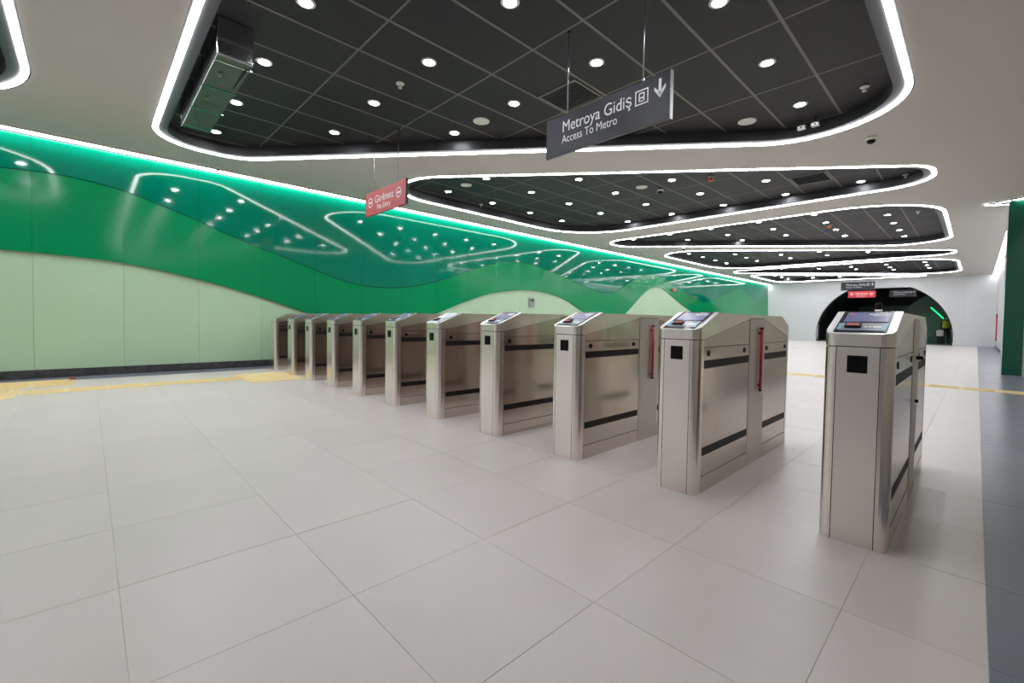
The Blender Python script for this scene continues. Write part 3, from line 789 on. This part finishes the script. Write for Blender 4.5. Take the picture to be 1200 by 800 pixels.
def dome(x, y, z, lab, dark=False):
    s = empty('dome_camera', (x, y, z)); tag(s, lab, 'camera', 'ceiling dome cameras')
    MB().lathe([(.062, -.045), (.072, -.02), (.072, 0), (.03, 0)], 20).ob('housing', M_white, s, True)
    MB().lathe([(.01, -.092), (.03, -.086), (.048, -.068), (.055, -.045), (.02, -.045)], 20).ob('dome', M_gloss, s, True)
dome(-1.122, 8.08, ZC, 'white dome camera on plaster between first and second ceiling bays')
dome(-7.3, 15.36, ZC, 'dark dome camera on plaster between third and fourth ceiling bays')
dome(-4.75, 8.85, ZP, 'white dome camera inside the second ceiling bay')
def vent(x0, x1, y0, y1, lab):
    s = empty('ceiling_vent', ((x0 + x1) / 2, (y0 + y1) / 2, ZP)); tag(s, lab, 'vent', 'ceiling vents')
    hx, hy = (x1 - x0) / 2, (y1 - y0) / 2
    MB().box(-hx, hx, -hy, -hy + .03, -.01, -.001).box(-hx, hx, hy - .03, hy, -.01, -.001).box(-hx, -hx + .03, -hy + .03, hy - .03, -.01, -.001).box(hx - .03, hx, -hy + .03, hy - .03, -.01, -.001).ob('frame', M_runner, s)
    MB().box(-hx + .03, hx - .03, -hy + .03, hy - .03, -.002, -.0005).ob('backing', M_trim, s)
    n = int((2 * hy - .06) / .045); sl_ = MB().box(-hx + .03, hx - .03, -.004, .004, -.012, -.002).me('slat', M_blacking)
    for q in range(n): ob('slat', sl_, s, (0, -hy + .05 + q * .045, 0))
vent(-3.94, -3.34, 4.15, 4.74, 'square slatted black air vent behind the dark hanging sign')
vent(-2.62, -2.02, 9.85, 10.5, 'square slatted air vent in the second ceiling bay')
for x, lab in ((-1.76, 'small white box, left one, at the far edge of nearest ceiling bay'), (-1.60, 'small white box, right one, at the far edge of nearest ceiling bay')):
    s = empty('sensor_box', (x, 7.16, 3.70)); tag(s, lab, 'sensor', 'small sensor boxes')
    MB().bbox(-.045, .045, -.03, .03, -.025, .025, .005).ob('case', M_white, s); MB().cyl((0, -.03, 0), (0, -.036, 0), .012, 10).ob('lens', M_trim, s); MB().cyl((0, .0, .025), (0, .0, .12), .008, 8).ob('stem', M_trim, s)
for y, lab in ((1.72, 'small dark sensor on the ceiling above green wall, left one'), (3.3, 'small dark sensor on the ceiling above green wall, right one')):
    s = empty('wall_sensor', (XW + .2, y, ZC)); tag(s, lab, 'sensor', 'small ceiling sensors by the wall')
    MB().lathe([(.03, -.03), (.04, 0), (.02, 0)], 12).ob('base', M_white, s, True); MB().lathe([(.008, -.062), (.026, -.05), (.03, -.03), (.01, -.03)], 12).ob('eye', M_trim, s, True)
# wall fittings
s = empty('wall_box', (XW, 10.13, 1.42)); tag(s, 'small grey control box on the pale green wall hump', 'control box')
MB().bbox(0, .06, -.11, .11, 0, .28, .006).ob('case', M_silver, s); MB().box(.06, .064, -.08, .08, .16, .25).ob('plate', M_lip, s)
s = empty('fire_alarm', (XW + .055, 19.5, 2.42)); tag(s, 'small red fire alarm on the green wall by last pale hump', 'alarm')
MB().bbox(0, .06, -.16, .16, 0, .14, .02).ob('case', M_red, s); MB().cyl((.06, 0, .07), (.075, 0, .07), .035, 12).ob('button', M_white, s)
s = empty('rubble_pile', (-9.3, -.18, 0)); tag(s, 'small scrap of reddish debris on the floor by the baseboard', 'debris')
for q in range(3): MB().bbox(-.05 + .04 * q, -.015 + .04 * q, -.03, .03, .001 + .004, .025 + .008 * q, .004).ob('fragment', M_brown if q != 1 else M_white, s)

# ------------------------------------------------------------------ people
def person(loc, rz, H, lab, top_m, legs_m, vest=None, bag=False, collar=None):
    k = H / 1.75
    J = {'pel': (0, 0, .95), 'sp': (0, .0, 1.12), 'ch': (0, 0, 1.32), 'nk': (0, .0, 1.49), 'hd0': (0, -.01, 1.57), 'hd1': (0, -.015, 1.70)}
    V = []; E_ = []; Rr = []
    def add(p, r, par=None):
        V.append(tuple(c * k for c in p)); Rr.append((r[0] * k, r[1] * k) if isinstance(r, tuple) else (r * k, r * k))
        if par is not None: E_.append((par, len(V) - 1))
        return len(V) - 1
    pel = add((0, 0, .95), (.155, .115)); sp = add((0, 0, 1.13), (.145, .10), pel); ch = add((0, 0, 1.33), (.175, .115), sp)
    nk = add((0, .005, 1.47), .062, ch); h0 = add((0, -.01, 1.56), (.070, .085), nk); h1 = add((0, -.012, 1.65), (.078, .095), h0); add((0, -.008, 1.715), (.055, .07), h1)
    for s in (-1, 1):
        hp = add((s * .095, 0, .88), .095, pel); kn = add((s * .105, -.015 * s, .50), .062, hp); an = add((s * .11, .02, .10), .042, kn); add((s * .115, -.12, .045), (.042, .038), an)
        sh_ = add((s * .19, 0, 1.40), .062, ch); el = add((s * .25, .02, 1.12), .045, sh_); wr = add((s * .255, -.07, .88), .032, el); hn = add((s * .25, -.09, .80), (.022, .038), wr)
        for q, (dy, ln) in enumerate(((-.035, .075), (-.012, .088), (.012, .084), (.034, .066))): add((s * .248, -.09 + dy - .012, .80 - ln), .009, hn)
        th = add((s * .235, -.135, .80), .010, hn); add((s * .232, -.15, .755), .009, th)
    me_ = bpy.data.meshes.new('body'); me_.from_pydata(V, E_, [])
    o = bpy.data.objects.new('person', me_); link(o)
    sk = o.modifiers.new('skin', 'SKIN')
    for i, r in enumerate(Rr): me_.skin_vertices[0].data[i].radius = r
    me_.skin_vertices[0].data[0].use_root = True
    ss = o.modifiers.new('sub', 'SUBSURF'); ss.levels = 1; ss.render_levels = 1
    bpy.context.view_layer.update()
    m2 = bpy.data.meshes.new_from_object(o.evaluated_get(bpy.context.evaluated_depsgraph_get()))
    o.modifiers.clear(); o.data = m2; m2.materials.clear()
    for m in (M_skin, top_m, legs_m, M_shoe): m2.materials.append(m)
    for p in m2.polygons:
        c = p.center; z = c.z / k; p.use_smooth = True
        arm = abs(c.x) / k > .2 and z < 1.2
        p.material_index = 0 if z > 1.475 else (3 if z < .085 else (2 if z < .92 and not (abs(c.x) / k > .19) else (0 if (arm and z < .90) else 1)))
    o.location = loc; o.rotation_euler = (0, 0, rz)
    tag(o, lab, 'person')
    bm_ = bmesh.new(); bmesh.ops.create_uvsphere(bm_, u_segments=16, v_segments=10, radius=1)
    for v in bm_.verts:
        z = v.co.z; y_ = v.co.y
        v.co = Vector((v.co.x * .094 * k, (y_ * .108 + .006) * k, (1.652 + z * .10 + (.04 if (y_ < -.35 and z < .35) else 0)) * k))
        if y_ < -.35 and z < .35: v.co.y += .05 * k
        elif z < -.3 and y_ > -.2: v.co.z -= .03 * k
    hm = bpy.data.meshes.new('hair'); bm_.to_mesh(hm); bm_.free(); hm.materials.append(M_hair); hm.polygons.foreach_set('use_smooth', [True] * len(hm.polygons)); ob('hair', hm, o)
    MB().cyl((-.03 * k, -.094 * k, 1.635 * k), (-.03 * k, -.1 * k, 1.635 * k), .011 * k, 8).cyl((.03 * k, -.094 * k, 1.635 * k), (.03 * k, -.1 * k, 1.635 * k), .011 * k, 8).ob('eyes', M_hair, o)
    MB().cyl((0, -.092 * k, 1.63 * k), (0, -.115 * k, 1.60 * k), .008 * k, 8, .014 * k).ob('nose', M_skin, o)
    MB().box(-.022 * k, .022 * k, -.096 * k, -.09 * k, 1.565 * k, 1.573 * k).ob('mouth', M_redlab, o)
    def band(name, m, z0, z1, rx0, ry0, rx1, ry1, n=20):
        mb = MB(); rows = 5
        for j in range(rows + 1):
            t = j / rows; rx = (rx0 + (rx1 - rx0) * t) * k; ry = (ry0 + (ry1 - ry0) * t) * k
            mb.v += [(rx * math.cos(2 * PI * i / n), ry * math.sin(2 * PI * i / n), (z0 + (z1 - z0) * t) * k) for i in range(n)]
        for j in range(rows):
            for i in range(n): mb.f.append((j * n + i, j * n + (i + 1) % n, (j + 1) * n + (i + 1) % n, (j + 1) * n + i))
        return mb.ob(name, m, o, True)
    if vest: band('vest', vest, .98, 1.44, .20, .165, .215, .15)
    if collar: band('collar', collar, 1.43, 1.545, .088, .098, .085, .098)
    return o
person((-1.27, 37.0, 0), .5, 1.64, 'person in dark clothes and yellow vest standing inside the arch', M_cloth, M_cloth, vest=M_vest)
person((-1.79, 15.0, 0), PI, 1.60, 'person in grey jacket with white collar behind the nearest turnstile', M_jack, M_cloth, collar=M_white)
s = empty('white_bag', (-1.47, 36.2, .0)); tag(s, 'white bag on a dark stand beside the person in yellow vest', 'bag')
MB().bbox(-.16, .16, -.1, .1, .42, .80, .06).ob('pouch', M_white, s); MB().bbox(-.13, .13, -.11, .11, 0, .43, .02).ob('stand', M_cloth, s)
